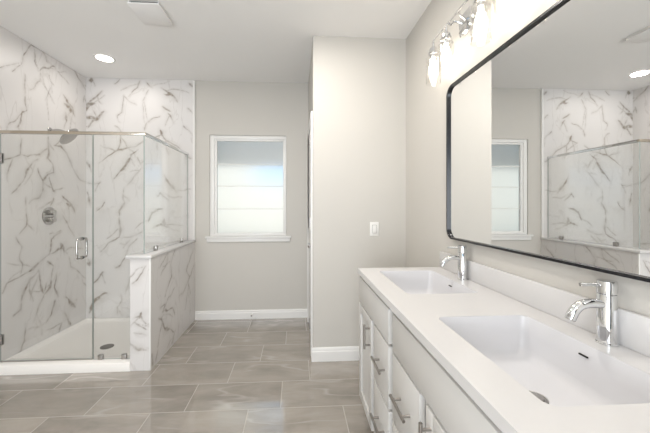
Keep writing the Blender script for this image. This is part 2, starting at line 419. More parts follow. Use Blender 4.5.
VEIN_BACK=[(((-2.32,2.73),(-2.29,2.73)),6),(((-1.99,2.72),(-2.05,2.67)),1.2),(((-2.18,2.6),(-2.23,2.54),(-2.29,2.49)),1.5),(((-2.32,2.37),(-2.3,2.45),(-2.23,2.46)),4),(((-2.32,2.3),(-2.23,2.27),(-2.16,2.35)),4),(((-2.23,2.28),(-2.32,2.18)),2),(((-1.76,2.73),(-1.79,2.66),(-1.89,2.55)),1),(((-1.66,2.64),(-1.73,2.5)),1.5),(((-1.95,2.56),(-1.95,2.36),(-2.0,2.31),(-1.99,2.25)),1),(((-2.03,2.21),(-1.98,2.14),(-1.98,2.03),(-2.01,1.94)),1),(((-1.68,2.73),(-1.62,2.68)),1.5),(((-1.53,2.66),(-1.46,2.59),(-1.39,2.54),(-1.36,2.49)),3),(((-1.5,2.57),(-1.42,2.56)),2.5),(((-1.52,2.43),(-1.43,2.39)),2),(((-1.45,2.36),(-1.37,2.25)),1.5),(((-1.7,2.15),(-1.66,2.25),(-1.53,2.32)),1.5),(((-1.53,2.17),(-1.5,2.12)),4),(((-1.61,2.08),(-1.5,2.13),(-1.42,2.03)),1.2),(((-1.22,2.71),(-1.19,2.65)),2),(((-1.26,2.4),(-1.18,2.33)),1),(((-1.28,2.22),(-1.17,2.11)),1),(((-1.46,2.08),(-1.2,1.86)),1),(((-1.71,2.05),(-1.84,1.99),(-2.0,1.95),(-2.11,1.89),(-2.2,1.8)),1.5),(((-1.81,1.95),(-1.89,1.89),(-1.95,1.73),(-2.04,1.62)),2),(((-1.82,1.85),(-1.77,1.76),(-1.71,1.82)),1.5),(((-1.74,1.74),(-1.88,1.53)),1.2),(((-2.16,1.58),(-2.24,1.48)),1.5),(((-2.15,1.35),(-2.18,1.3),(-2.24,1.25)),4),(((-1.92,1.5),(-1.93,1.35),(-1.99,1.26),(-2.0,1.16),(-1.98,1.07),(-1.99,0.93)),1.3),(((-2.33,1.79),(-2.28,1.69)),3),(((-2.33,1.45),(-2.3,1.3)),3),(((-1.5,1.65),(-1.4,1.55),(-1.35,1.48)),2.5),(((-1.53,1.28),(-1.63,1.23),(-1.67,1.13)),2),(((-1.5,1.17),(-1.49,1.09)),4),(((-1.61,1.06),(-1.53,1.1),(-1.46,1.06)),2.5),(((-1.57,1.41),(-1.53,1.46),(-1.46,1.38)),1.5),(((-1.99,1.15),(-1.97,1.04),(-1.99,0.94),(-2.1,0.87),(-2.18,0.78)),1.3),(((-1.73,1.02),(-1.86,0.96),(-2.02,0.93)),1.8),(((-1.79,0.94),(-1.89,0.86),(-1.94,0.71),(-2.03,0.6)),1.8),(((-2.16,0.55),(-2.24,0.44)),1.5),(((-2.12,0.31),(-2.19,0.26),(-2.26,0.19),(-2.3,0.1)),3.5),(((-2.31,0.71),(-2.29,0.63)),4),(((-1.97,0.3),(-1.95,0.23),(-1.99,0.16),(-1.98,0.07)),1.5),(((-1.9,0.52),(-1.93,0.32)),1)]
VEIN_KNEE=[(((3.07,0.91),(2.95,0.76),(2.99,0.64),(2.84,0.51)),1.3),(((2.91,0.91),(2.88,0.79),(2.76,0.71)),1),(((2.74,0.44),(2.84,0.43),(2.81,0.37),(2.99,0.36),(3.03,0.27)),2),(((2.71,0.38),(2.78,0.33),(2.84,0.2),(3.03,0.1)),2.5),(((3.07,0.1),(2.99,0.01)),2),(((3.59,0.8),(3.38,0.62),(3.48,0.5),(3.15,0.4)),1.5),(((3.64,0.64),(3.43,0.47),(3.53,0.34)),2),(((2.59,0.13),(2.59,0.03)),2.5),(((2.68,0.12),(2.65,0.03)),1.5),(((2.78,0.3),(2.68,0.15)),1),(((3.43,0.37),(3.33,0.23)),1)]
VEIN_FRONT=[(((-1.2,0.83),(-1.21,0.76),(-1.29,0.68)),1.2),(((-1.29,0.42),(-1.23,0.44),(-1.2,0.38)),1.3),(((-1.28,0.39),(-1.2,0.33)),1.2),(((-1.3,0.22),(-1.24,0.17),(-1.18,0.15)),2.5),(((-1.26,0.31),(-1.19,0.29)),1),(((-1.23,0.47),(-1.24,0.42)),1.3)]

# ================================================================ THE SETTING
T = 0.12
struct('floor', B(XL - T, XR + T, YR - T, YB + T, -0.08, 0.0), M['floor'], label='grey stone-look rectangular floor tiles laid in a stepped bond', cat='floor')
struct('ceiling', B(XL - T, XR + T, YR - T, YB + T, H, H + 0.1), M['ceiling'], label='flat off-white painted ceiling', cat='ceiling')
struct('wall_left', B(XL - T, XL, YR - T, YB + T, 0, H), M['wall'], label='painted left wall behind the shower tile', cat='wall')
struct('wall_right', B(XR, XR + T, YR - T, YB + T, 0, H), M['wall'], label='greige painted right wall behind vanity and mirror', cat='wall')
# back wall with the window opening
WX0, WX1, WZ0, WZ1 = -0.992, -0.112, 0.955, 2.125
bm = bmesh.new()
box(bm, XL, WX0, YB, YB + T, 0, H); box(bm, WX1, XR, YB, YB + T, 0, H)
box(bm, WX0, WX1, YB, YB + T, 0, WZ0 - 0.0); box(bm, WX0, WX1, YB, YB + T, WZ1, H)
struct('wall_back', bm, M['wall'], label='greige painted far wall around the frosted window', cat='wall', smooth=False)
# rear wall (behind the camera) with a wide opening added to let light in
bm = bmesh.new()
box(bm, XL, -1.95, YR - T, YR, 0, H); box(bm, 0.10, 0.20, YR - T, YR, 0, H); box(bm, -1.95, 0.10, YR - T, YR, 2.4, H); box(bm, 0.20, 0.90, YR - T, YR, 2.06, H); box(bm, 0.90, XR, YR - T, YR, 0, H)
struct('wall_rear', bm, M['wall'], label='wall behind the viewpoint with a wide opening added to let light in', cat='wall', smooth=False)
# unseen dark box added behind the rear wall, for the chrome to reflect
bm = bmesh.new()
box(bm, 0.05, 0.12, -4.2, YR - T, 0, H); box(bm, XR, XR + 0.1, -4.2, YR - T, 0, H); box(bm, 0.05, XR + 0.1, -4.3, -4.2, 0, H); box(bm, 0.05, XR + 0.1, -4.3, YR - T, 2.45, 2.5); box(bm, 0.05, XR + 0.1, -4.3, YR - T, -0.05, 0.0)
struct('wall_storage', bm, M['dark_reflect'], label='unseen dark box added behind the viewpoint for dark reflections in the chrome', cat='wall', smooth=False)
# closet block on the right: front face and left face with the door opening
bm = bmesh.new()
box(bm, XP, XR, YP, YP + 0.11, 0, H)
box(bm, XP, XP + 0.11, YP + 0.11, 2.78, 0, H)
box(bm, XP, XP + 0.11, 3.5, YB, 0, H)
box(bm, XP, XP + 0.11, 2.78, 3.5, 2.06, H)
struct('wall_partition', bm, M['wall'], label='greige closet wall with the light switch, projecting from the right', cat='wall', smooth=False)

# door in the closet's left side
dr = struct('door_1', B(XP - 0.003, XP + 0.032, 2.7825, 3.4975, 0.012, 2.05, bev=0.002), M['door'], label='white closet door seen edge-on beside the closet wall', cat='door')
dl = root_of(dr)
bm = bmesh.new()
box(bm, XP - 0.016, XP + 0.004, 2.70, 2.782, 0.0, 2.13, bev=0.003)
box(bm, XP - 0.016, XP + 0.004, 3.498, 3.58, 0.0, 2.13, bev=0.003)
box(bm, XP - 0.016, XP + 0.004, 2.782, 3.498, 2.055, 2.13, bev=0.003)
obj('door_casing', bm, M['trim'], dr)
for z in (1.90, 1.155, 0.25):
    bm = bmesh.new(); tube(bm, [(XP - 0.02, 2.80, z - 0.045), (XP - 0.02, 2.80, z + 0.045)], 0.008, 10); box(bm, XP - 0.018, XP + 0.004, 2.79, 2.815, z - 0.045, z + 0.045)
    obj('hinge', bm, M['steel'], dr)
bm = bmesh.new(); lathe(bm, [(0.028, 0), (0.028, 0.006), (0.010, 0.010), (0.010, 0.028), (0.022, 0.032), (0.026, 0.042), (0.022, 0.052), (0.008, 0.056)], (XP + 0.018, 2.87, 0.945), (-1, 0, 0), 20)
obj('door_knob', bm, M['chrome'], dr)

# baseboards
def base_prof(bm, p0, p1, nrm, h=0.105, t=0.014):
    p0 = Vector(p0); p1 = Vector(p1); n = Vector(nrm)
    prof = [(0, 0), (t, 0), (t, h * 0.70), (t * 0.72, h * 0.76), (t * 0.72, h * 0.90), (t * 0.35, h * 0.985), (0, h)]
    A_ = [bm.verts.new(p0 + n * a + Vector((0, 0, b_))) for a, b_ in prof]
    C_ = [bm.verts.new(p1 + n * a + Vector((0, 0, b_))) for a, b_ in prof]
    k = len(prof)
    for i in range(k): bm.faces.new((A_[i], A_[(i + 1) % k], C_[(i + 1) % k], C_[i]))
    bm.faces.new(A_); bm.faces.new(list(reversed(C_)))
    return bm
struct('baseboard_back', base_prof(bmesh.new(), (-1.152, YB, 0), (XP, YB, 0), (0, -1, 0), h=0.10), M['trim'], label='white baseboard under the window', cat='baseboard')
struct('baseboard_partition', base_prof(bmesh.new(), (XP - 0.014, YP, 0), (XR, YP, 0), (0, -1, 0), h=0.115), M['trim'], label='white baseboard along the closet wall', cat='baseboard')
struct('baseboard_closet_side', base_prof(bmesh.new(), (XP, YP - 0.0, 0), (XP, 2.699, 0), (-1, 0, 0), h=0.115), M['trim'], label='short white baseboard before the closet door', cat='baseboard')
struct('baseboard_left', base_prof(bmesh.new(), (XL, YR, 0), (XL, 2.55, 0), (1, 0, 0), h=0.115), M['trim'], label='white baseboard along the left wall', cat='baseboard')

# window
bm = bmesh.new()
FY0, FY1 = YB + 0.012, YB + 0.075
fx0, fx1, fz0, fz1 = WX0 + 0.001, WX1 - 0.001, WZ0 + 0.001, WZ1 - 0.001
px0, px1, pz0, pz1 = -0.914, -0.150, 0.995, 2.062
def frame(bm, ax0, ax1, az0, az1, bx0, bx1, bz0, bz1, y0, y1, bev=0.003):
    box(bm, ax0, bx0, y0, y1, az0, az1, bev=bev); box(bm, bx1, ax1, y0, y1, az0, az1, bev=bev)
    box(bm, bx0 - 0.002, bx1 + 0.002, y0, y1, az0, bz0, bev=bev); box(bm, bx0 - 0.002, bx1 + 0.002, y0, y1, bz1, az1, bev=bev)
frame(bm, fx0, fx1, fz0, fz1, px0 - 0.028, px1 + 0.022, pz0 - 0.012, pz1 + 0.022, FY0, FY1)
wn = struct('window_1', bm, M['trim'], label='white framed frosted window with four horizontal lights', cat='window')
bm = bmesh.new(); frame(bm, px0 - 0.03, px1 + 0.024, pz0 - 0.014, pz1 + 0.024, px0, px1, pz0, pz1, FY0 + 0.014, FY1 - 0.01, bev=0.002)
obj('window_sash', bm, M['trim'], wn)
zb = [1.271, 1.538, 1.793]
for z in zb:
    obj('muntin', B(px0, px1, FY0 + 0.028, FY0 + 0.040, z - 0.005, z + 0.005, bev=0.001), M['trim'], wn)
obj('window_pane', B(px0 - 0.005, px1 + 0.005, FY0 + 0.041, FY0 + 0.047, pz0 - 0.005, pz1 + 0.005), M['frosted'], wn)
bm = bmesh.new()
box(bm, -1.035, -0.055, YB - 0.035, YB + 0.0, 0.935, 0.957, bev=0.004); 
box(bm, -1.022, -0.068, YB - 0.018, YB, 0.89, 0.936, bev=0.005)
obj('window_sill', bm, M['trim'], wn)

# outside the window
t_ = tag(obj('roof_fascia', B(-3.2, 2.2, 4.30, 4.4, 1.862, 2.7), M['soffit']), 'grey fascia board just above and outside the frosted window', 'fascia')
t_['kind'] = 'structure'
bm = bmesh.new(); box(bm, -6, -0.85, 6.4, 6.6, -0.3, 5.0); box(bm, -0.85, 3.5, 6.4, 6.6, -0.3, 1.78)
o_ = struct('wall_neighbour', bm, M['siding'], label='pale neighbouring house wall outside the window', cat='wall')
struct('ground_outside', B(-8, 8, 3.8, 12, -0.4, -0.3), M['ground'], label='pale gravel outside', cat='ground')

# ================================================================ SHOWER
marble_slab('wall_left_tile', 'x', -2.345, 2.56, 3.645, 0.045, H - 0.0005, 0.0145, 1, VEIN_LEFT, label='white marble tile with grey veins on the shower side wall', seed=1)
marble_slab('wall_back_tile', 'y', 3.645, -2.345, -1.176, 0.045, H - 0.0005, 0.0145, -1, VEIN_BACK, label='white marble tile with grey veins on the shower back wall', seed=2)
KX0, KX1, KY0, KZ = -1.312, -1.155, 2.56, 0.893
kw = struct('wall_knee', B(KX0 + 0.012, KX1 - 0.012, KY0 + 0.012, YB, 0, KZ), M['wall'], label='low marble-tiled half wall with white cap beside the shower', cat='wall')
def attach(o, p):
    o.parent = p; o.location = -p.location
attach(marble_slab('knee_side_tile', 'x', KX1, KY0 + 0.010, YB - 0.001, 0, KZ, 0.0115, 1, VEIN_KNEE, parent=kw, seed=3), kw)
attach(marble_slab('knee_inner_tile', 'x', KX0, KY0 + 0.012, 3.645, 0, KZ, 0.0115, -1, [([(-q[0] + 6.3, q[1]) for q in p_], w_) for p_, w_ in VEIN_KNEE], parent=kw, seed=4), kw)
attach(marble_slab('knee_end_tile', 'y', KY0, KX0 + 0.0, KX1 - 0.010, 0, KZ, 0.0115, -1, VEIN_FRONT, parent=kw, seed=5), kw)
obj('corner_strip', B(KX1 - 0.011, KX1 + 0.001, KY0 - 0.001, KY0 + 0.011, 0, KZ, bev=0.002), M['trim'], kw)
obj('cap', B(KX0 - 0.027, KX1 + 0.014, KY0 - 0.022, 3.646, KZ, KZ + 0.025, bev=0.005), M['quartz'], kw)
struct('trim_1', B(-1.176, -1.152, 3.640, 3.66, KZ + 0.026, H, bev=0.003), M['trim'], label='white vertical edge strip where shower tile ends', cat='trim')

# shower pan
PX0, PX1, PY0, PY1 = -2.344, -1.313, 2.555, 3.644
sp_ = thing('shower_pan', 'white acrylic shower pan with a raised front curb inside glass enclosure', 'shower pan', ((PX0 + PX1) / 2, (PY0 + PY1) / 2, 0))
bm = bmesh.new()
# outer rim at several heights, rounded inner bowl
def loop(bm, pts, z): return [bm.verts.new((x, y, z(x, y) if callable(z) else z)) for x, y in pts]
def bridge(bm, a, b_):
    n = len(a)
    for i in range(n): bm.faces.new((a[i], a[(i + 1) % n], b_[(i + 1) % n], b_[i]))
def rimz(x, y): return 0.070 if y < 2.70 else 0.050
dcx, dcy = -1.735, 2.985
outer0 = loop(bm, rrect(PX0, PX1, PY0, PY1, 0.004), 0.0)
outer1 = loop(bm, rrect(PX0, PX1, PY0, PY1, 0.004), lambda x, y: rimz(x, y) - 0.006)
outer2 = loop(bm, rrect(PX0 + 0.004, PX1 - 0.004, PY0 + 0.006, PY1 - 0.004, 0.004), rimz)
i0 = loop(bm, rrect(PX0 + 0.028, PX1 - 0.028, PY0 + 0.125, PY1 - 0.028, 0.03), rimz)
i1 = loop(bm, rrect(PX0 + 0.034, PX1 - 0.034, PY0 + 0.133, PY1 - 0.034, 0.03), lambda x, y: rimz(x, y) - 0.008)
i2 = loop(bm, rrect(PX0 + 0.045, PX1 - 0.045, PY0 + 0.148, PY1 - 0.045, 0.04), 0.028)
i3 = loop(bm, rrect(PX0 + 0.075, PX1 - 0.075, PY0 + 0.175, PY1 - 0.075, 0.05), 0.020)
k_ = len(i3)
i4 = [bm.verts.new((dcx + 0.06 * math.cos(2 * PI * (i + 4.5 - 4) / k_ + 0.0), dcy + 0.06 * math.sin(2 * PI * (i + 0.5) / k_), 0.012)) for i in range(k_)]
for a_, b_ in ((outer0, outer1), (outer1, outer2), (outer2, i0), (i0, i1), (i1, i2), (i2, i3), (i3, i4)): bridge(bm, a_, b_)
bm.faces.new(i4); bm.faces.new(list(reversed(outer0)))
obj('pan', bm, M['pan'], sp_, angle=50)
bm = bmesh.new(); lathe(bm, [(0.056, 0.0), (0.056, 0.004), (0.048, 0.006), (0.012, 0.005)], (dcx, dcy, 0.0115), n=32)
obj('drain', bm, M['drainmetal'], sp_)

# glass enclosure
GY = 2.625; GX = -1.232; GT = 1.897
def glass_sheet(name, bmf, parent, label=None):
    o = obj(name, bmf, [M['glass'], M['glass_edge']], parent, smooth=False)
    return o
def mark_edges(bm, axis, keep=()):
    for f in bm.faces:
        n = f.normal
        if abs(n[axis]) < 0.5: f.material_index = 1
# door
XD0, XD1 = -2.340, -1.638
gd = thing('shower_door', 'clear frameless glass shower door with a chrome D handle', 'shower door', ((XD0 + XD1) / 2, GY, 0.078))
bm = B(XD0, XD1, GY - 0.005, GY + 0.005, 0.080, GT - 0.014); bm.normal_update(); mark_edges(bm, 1)
glass_sheet('glass', bm, gd)
for z in (1.69, 0.245):
    bm = bmesh.new()
    box(bm, XD0 - 0.004, XD0 + 0.016, GY - 0.014, GY - 0.005, z - 0.04, z + 0.04, bev=0.002)
    box(bm, XD0 - 0.004, XD0 + 0.016, GY + 0.005, GY + 0.014, z - 0.04, z + 0.04, bev=0.002)
    box(bm, XD0 - 0.0045, XD0 - 0.001, GY - 0.025, GY + 0.025, z - 0.04, z + 0.04, bev=0.002)
    obj('hinge', bm, M['steel'], gd)
hx = -1.722; hz0, hz1 = 0.893, 1.045
for s in (-1, 1):
    y0 = GY + s * 0.0052; y1 = GY + s * 0.055
    path = smooth_path([(hx, y0, hz0), (hx, GY + s * 0.04, hz0), (hx, y1, hz0 + 0.016), (hx, y1, hz1 - 0.016), (hx, GY + s * 0.04, hz1), (hx, y0, hz1)], 6)
    bm = bmesh.new(); tube(bm, path, 0.0085, 14); lathe(bm, [(0.014, 0), (0.014, 0.004)], (hx, y0, hz0), (0, s, 0), 16); lathe(bm, [(0.014, 0), (0.014, 0.004)], (hx, y0, hz1), (0, s, 0), 16)
    obj('handle', bm, M['fixture'], gd)
bm = B(XD0, XD1, GY - 0.006, GY + 0.006, 0.0715, 0.0795); obj('bottom_sweep', bm, M['steel'], gd)
# fixed front panel, notched over the half wall
fp = thing('fixed_glass_panel', 'clear fixed glass panel between the shower door and the half wall', 'glass panel', (-1.43, GY, 0.071))
XF0 = XD1 + 0.006
out_ = [(XF0, 0.0712), (KX0 - 0.003, 0.0712), (KX0 - 0.003, KZ - 0.003), (KX0 - 0.030, KZ - 0.003), (KX0 - 0.030, KZ + 0.0262), (GX - 0.006, KZ + 0.0262), (GX - 0.006, GT - 0.012), (XF0, GT - 0.012)]
bm = bmesh.new()
fa = [bm.verts.new((x, GY - 0.005, z)) for x, z in out_]; fb = [bm.verts.new((x, GY + 0.005, z)) for x, z in out_]
bm.faces.new(fa); bm.faces.new(list(reversed(fb)))
for i in range(8): f_ = bm.faces.new((fa[i], fb[i], fb[(i + 1) % 8], fa[(i + 1) % 8])); f_.material_index = 1
bm.normal_update(); obj('glass', bm, [M['glass'], M['glass_edge']], fp, smooth=False)
for x in (-1.575, -1.392):
    bm = B(x - 0.018, x + 0.018, GY - 0.013, GY + 0.013, 0.0705, 0.108, bev=0.002); obj('clamp', bm, M['steel'], fp)
# return panel on the half wall
rp = thing('return_glass_panel', 'clear glass return panel standing on the white half-wall cap', 'glass panel', (GX, 3.1, KZ + 0.026))
bm = B(GX - 0.005, GX + 0.005, GY - 0.005, 3.641, KZ + 0.0262, GT - 0.012); bm.normal_update(); mark_edges(bm, 0)
obj('glass', bm, [M['glass'], M['glass_edge']], rp, smooth=False)
for y in (2.83, 3.45):
    obj('clamp', B(GX - 0.013, GX + 0.013, y - 0.02, y + 0.02, KZ + 0.0255, KZ + 0.066, bev=0.002), M['steel'], rp)
# head rail
hr = thing('shower_header_rail', 'slim L-shaped metal rail along the top of the shower glass', 'rail', (GX, GY, GT - 0.012))
obj('front_rail', B(-2.3445, GX + 0.011, GY - 0.011, GY + 0.011, GT - 0.0115, GT + 0.012, bev=0.002), M['headrail'], hr)
obj('side_rail', B(GX - 0.011, GX + 0.011, GY + 0.0115, 3.6445, GT - 0.0115, GT + 0.012, bev=0.002), M['chrome'], hr)

# shower head
TX = -2.345
sh = thing('rain_shower', 'round chrome rain shower head on a short wall arm', 'shower head', (TX, 3.13, 2.02))
bm = bmesh.new(); lathe(bm, [(0.032, 0), (0.032, 0.004), (0.022, 0.012), (0.012, 0.016)], (TX, 3.13, 2.025), (1, 0, 0), 24); obj('flange', bm, M['fixture'], sh)
hc = Vector((-2.165, 3.13, 1.972)); hn = Vector((0.72, 0.12, -0.62)).normalized()
bm = bmesh.new(); tube(bm, smooth_path([(TX + 0.005, 3.13, 2.025), (TX + 0.07, 3.13, 2.035), (TX + 0.13, 3.13, 2.020), hc - hn * 0.03], 8), 0.010, 14); obj('arm', bm, M['fixture'], sh)
bm = bmesh.new(); lathe(bm, [(0.014, -0.04), (0.018, -0.028), (0.045, -0.016), (0.093, -0.010), (0.098, -0.004), (0.096, 0.0)], hc, hn, 40)
obj('shower_head', bm, M['fixture'], sh)
bm = bmesh.new(); lathe(bm, [(0.090, 0.0), (0.088, 0.002), (0.02, 0.003)], hc, hn, 40)
q_ = Vector((0, 0, 1)).rotation_difference(hn)
for r_, n_ in ((0.025, 6), (0.05, 12), (0.072, 18)):
    for i in range(n_):
        a = 2 * PI * i / n_; c_ = hc + q_ @ Vector((r_ * math.cos(a), r_ * math.sin(a), 0.002))
        lathe(bm, [(0.0035, 0), (0.002, 0.004)], c_, hn, 8)
obj('spray_face', bm, M['steel'], sh)
# valve
vv = thing('shower_valve', 'round chrome shower valve plate with two stacked knobs on marble', 'shower valve', (TX, 3.12, 1.213))
bm = bmesh.new(); lathe(bm, [(0.086, 0), (0.086, 0.004), (0.080, 0.008), (0.04, 0.010)], (TX, 3.12, 1.213), (1, 0, 0), 40); obj('plate', bm, M['fixture'], vv)
for z in (1.245, 1.178):
    bm = bmesh.new(); lathe(bm, [(0.020, 0.008), (0.020, 0.022), (0.026, 0.024), (0.026, 0.05), (0.022, 0.054)], (TX, 3.12, z), (1, 0, 0), 24)
    box(bm, TX + 0.034, TX + 0.046, 3.085, 3.155, z - 0.006, z + 0.006, bev=0.002)
    obj('knob', bm, M['fixture'], vv)

# ================================================================ VANITY
VY0, VY1 = 0.50, 1.968; ZC = 0.915; CX0 = 0.392; FX = 0.401; FF = 0.422
vc_ = thing('vanity_cabinet', 'long white vanity cabinet with bar pulls under the double sink', 'cabinet', (0.68, (VY0 + VY1) / 2, 0))
bm = bmesh.new()
box(bm, FF, XR - 0.001, VY0 + 0.01, VY1 - 0.01, 0.10, 0.70, bev=0.0015)          # carcass
box(bm, FF, FF + 0.02, VY0 + 0.01, VY1 - 0.01, 0.70, 0.884)
box(bm, FF + 0.02, XR - 0.001, VY0 + 0.01, VY0 + 0.03, 0.70, 0.884); box(bm, FF + 0.02, XR - 0.001, VY1 - 0.03, VY1 - 0.01, 0.70, 0.884)
obj('carcass', bm, M['cabinet_inside'], vc_, smooth=False)
obj('toe_kick', B(FF + 0.06, XR - 0.001, VY0 + 0.01, VY1 - 0.01, 0, 0.10), M['cabinet_inside'], vc_)
def slab(name, y0, y1, z0, z1): return obj(name, B(FX, FF - 0.0005, y0, y1, z0, z1, bev=0.002), M['cabinet'], vc_)
def shaker(name, y0, y1, z0, z1, r=0.052):
    bm = bmesh.new()
    box(bm, FX, FF - 0.0005, y0, y0 + r, z0, z1, bev=0.0015); box(bm, FX, FF - 0.0005, y1 - r, y1, z0, z1, bev=0.0015)
    box(bm, FX, FF - 0.0005, y0 + r - 0.003, y1 - r + 0.003, z0 + 0.0003, z0 + r, bev=0.0012); box(bm, FX, FF - 0.0005, y0 + r - 0.003, y1 - r + 0.003, z1 - r, z1 - 0.0003, bev=0.0012)
    box(bm, FX + 0.010, FF - 0.001, y0 + r - 0.002, y1 - r + 0.002, z0 + r - 0.002, z1 - r + 0.002)
    return obj(name, bm, M['cabinet'], vc_)
def pull(parent, p, axis, length=0.150, posts=0.096):
    v = Vector((0, 1, 0)) if axis == 'y' else Vector((0, 0, 1)); c = Vector(p)
    bm = bmesh.new(); bx = FX - 0.032
    c = Vector((bx, c.y, c.z))
    tube(bm, [c - v * length / 2, c + v * length / 2], 0.006, 14)
    for s in (-1, 1):
        q = c + v * s * posts / 2; tube(bm, [q, Vector((FX + 0.0005, q.y, q.z))], 0.0048, 12)
    obj('bar_pull', bm, M['nickel'], parent)
slab('false_drawer_front', 1.332, 1.962, 0.712, 0.864)
slab('false_drawer_front', 0.515, 1.275, 0.712, 0.864)
d1 = shaker('door', 1.640, 1.962, 0.112, 0.700); pull(d1, (0, 1.665, 0.605), 'z', 0.130, 0.090)
dA = slab('drawer', 1.332, 1.590, 0.428, 0.700); pull(dA, (0, 1.432, 0.573), 'y')
dB = slab('drawer', 1.332, 1.590, 0.112, 0.418); pull(dB, (0, 1.445, 0.285), 'y')
dC = slab('drawer', 0.992, 1.275, 0.428, 0.700); pull(dC, (0, 1.125, 0.573), 'y')
dD = slab('drawer', 0.992, 1.275, 0.112, 0.418); pull(dD, (0, 1.130, 0.285), 'y')
d2 = shaker('door', 0.730, 0.942, 0.112, 0.700); pull(d2, (0, 0.905, 0.605), 'z', 0.130, 0.090)
d3 = shaker('door', 0.515, 0.722, 0.112, 0.700); pull(d3, (0, 0.545, 0.605), 'z', 0.130, 0.090)

# countertop with two integrated basins
ct = thing('vanity_countertop', 'white double-sink countertop with two rectangular basins and low backsplash', 'countertop', (0.66, (VY0 + VY1) / 2, 0.884))
SX0, SX1 = 0.503, 0.838
sinks = [(1.375, 1.872), (0.590, 1.092)]
ys = [VY0, (sinks[1][1] + sinks[0][0]) / 2, VY1]
bm = bmesh.new(); K8 = 8
rims = []
for (s0, s1), (ya, yb) in ((sinks[1], (ys[0], ys[1])), (sinks[0], (ys[1], ys[2]))):
    R_ = 0.028
    inner = rrect(SX0, SX1, s0, s1, R_, K8)
    outer = []
    cs = [((XR - 0.001), yb), (CX0, yb), (CX0, ya), (XR - 0.001, ya)]
    for ci, (cx, cy) in enumerate(cs):
        for i in range(K8 + 1):
            px, py = inner[ci * (K8 + 1) + i]
            t = i / K8
            if ci in (0, 2):   # starts on the x side, ends on the y side
                if t <= 0.5: o_pt = (cx, py + (cy - py) * (t * 2))
                else: o_pt = (cx + (px - cx) * ((t - .5) * 2), cy)
            else:
                if t <= 0.5: o_pt = (px + (cx - px) * (t * 2), cy)
                else: o_pt = (cx, cy + (py - cy) * ((t - .5) * 2))
            outer.append(o_pt)
    vo = loop(bm, outer, ZC); vi = loop(bm, inner, ZC)
    vob = loop(bm, outer, 0.8845); vib = loop(bm, inner, 0.8845)
    bridge(bm, vo, vi); bridge(bm, vib, vob)
    n = len(vo)
    for i in range(n):
        a_, b_ = vo[i], vo[(i + 1) % n]
        mid = (ys[1])
        if abs(a_.co.y - mid) < 1e-6 and abs(b_.co.y - mid) < 1e-6: continue
        bm.faces.new((a_, vob[i], vob[(i + 1) % n], b_))
obj('slab', bm, M['quartz'], ct, smooth=False)
for (s0, s1) in sinks:
    bm = bmesh.new(); R_ = 0.028
    dx_, dy_ = 0.672, (s0 + s1) / 2 - 0.0
    def L_(ins, z, r): return loop(bm, rrect(SX0 + ins, SX1 - ins, s0 + ins, s1 - ins, r, K8), z)
    l = [L_(0.0, ZC - 0.0003, R_), L_(0.0015, ZC - 0.004, R_ - 0.001), L_(0.006, ZC - 0.06, 0.027), L_(0.012, ZC - 0.108, 0.030), L_(0.018, ZC - 0.124, 0.032), L_(0.030, ZC - 0.134, 0.034), L_(0.050, ZC - 0.137, 0.030)]
    n = len(l[0])
    lastring = []
    for v in l[-1]:
        a = math.atan2(v.co.y - dy_, v.co.x - dx_); lastring.append(bm.verts.new((dx_ + 0.034 * math.cos(a), dy_ + 0.034 * math.sin(a), ZC - 0.143)))
    l.append(lastring)
    for a_, b_ in zip(l, l[1:]): bridge(bm, a_, b_)
    bm.faces.new(lastring)
    bs = obj('basin', bm, M['basin'], ct, angle=60)
    bm = bmesh.new(); lathe(bm, [(0.033, 0.0), (0.033, 0.003), (0.029, 0.0045), (0.027, 0.002), (0.024, 0.002), (0.023, 0.006), (0.008, 0.008)], (dx_, dy_, ZC - 0.1435), n=28)
    obj('drain', bm, M['steel'], bs)
    # overflow slot on the wall side
    yo = dy_ + 0.014
    bm = B(SX1 - 0.0095, SX1 - 0.0035, yo - 0.014, yo + 0.014, ZC - 0.0365, ZC - 0.0320, bev=0.0015); obj('overflow_slot', bm, M['dark'], bs)  # solid strip, shade of the overflow hole put into its colour
obj('backsplash', B(0.929, XR - 0.0005, VY0, VY1 + 0.0, ZC + 0.0003, 1.018, bev=0.002), M['quartz'], ct)

# faucets
def make_faucet(y, label):
    X0 = 0.902
    f = thing('faucet', label, 'faucet', (X0, y, ZC + 0.0005), 'chrome faucets on the vanity')
    b0 = Vector((X0, y, ZC + 0.0005))
    bm = bmesh.new(); lathe(bm, [(0.026, 0), (0.026, 0.004), (0.0235, 0.006), (0.0235, 0.142), (0.0225, 0.144)], b0, n=36); obj('body', bm, M['chrome'], f)
    bm = bmesh.new(); lathe(bm, [(0.0215, 0.1442), (0.0238, 0.147), (0.0238, 0.179), (0.0225, 0.182), (0.004, 0.1825)], b0, n=36); obj('handle_cap', bm, M['chrome'], f)
    bm = bmesh.new(); tube(bm, [b0 + Vector((-0.022, 0, 0.170)), b0 + Vector((-0.082, 0, 0.172))], [0.0046, 0.0050], 14); obj('lever', bm, M['chrome'], f)
    bm = bmesh.new()
    pth = smooth_path([b0 + Vector(v) for v in ((-0.015, 0, 0.114), (-0.050, 0, 0.117), (-0.080, 0, 0.112), (-0.100, 0, 0.096), (-0.113, 0, 0.072))], 8)
    tube(bm, pth, 0.0135, 24)
    obj('spout', bm, M['chrome'], f)
    d = (pth[-1] - pth[-2]).normalized()
    bm = bmesh.new(); lathe(bm, [(0.0115, 0), (0.0115, 0.002), (0.006, 0.0025)], pth[-1], d, 20); obj('aerator', bm, M['steel'], f)
    return f
make_faucet(0.853, 'near chrome faucet with lever, behind the nearer basin')
make_faucet(1.640, 'far chrome faucet with lever, behind the basin farthest away')

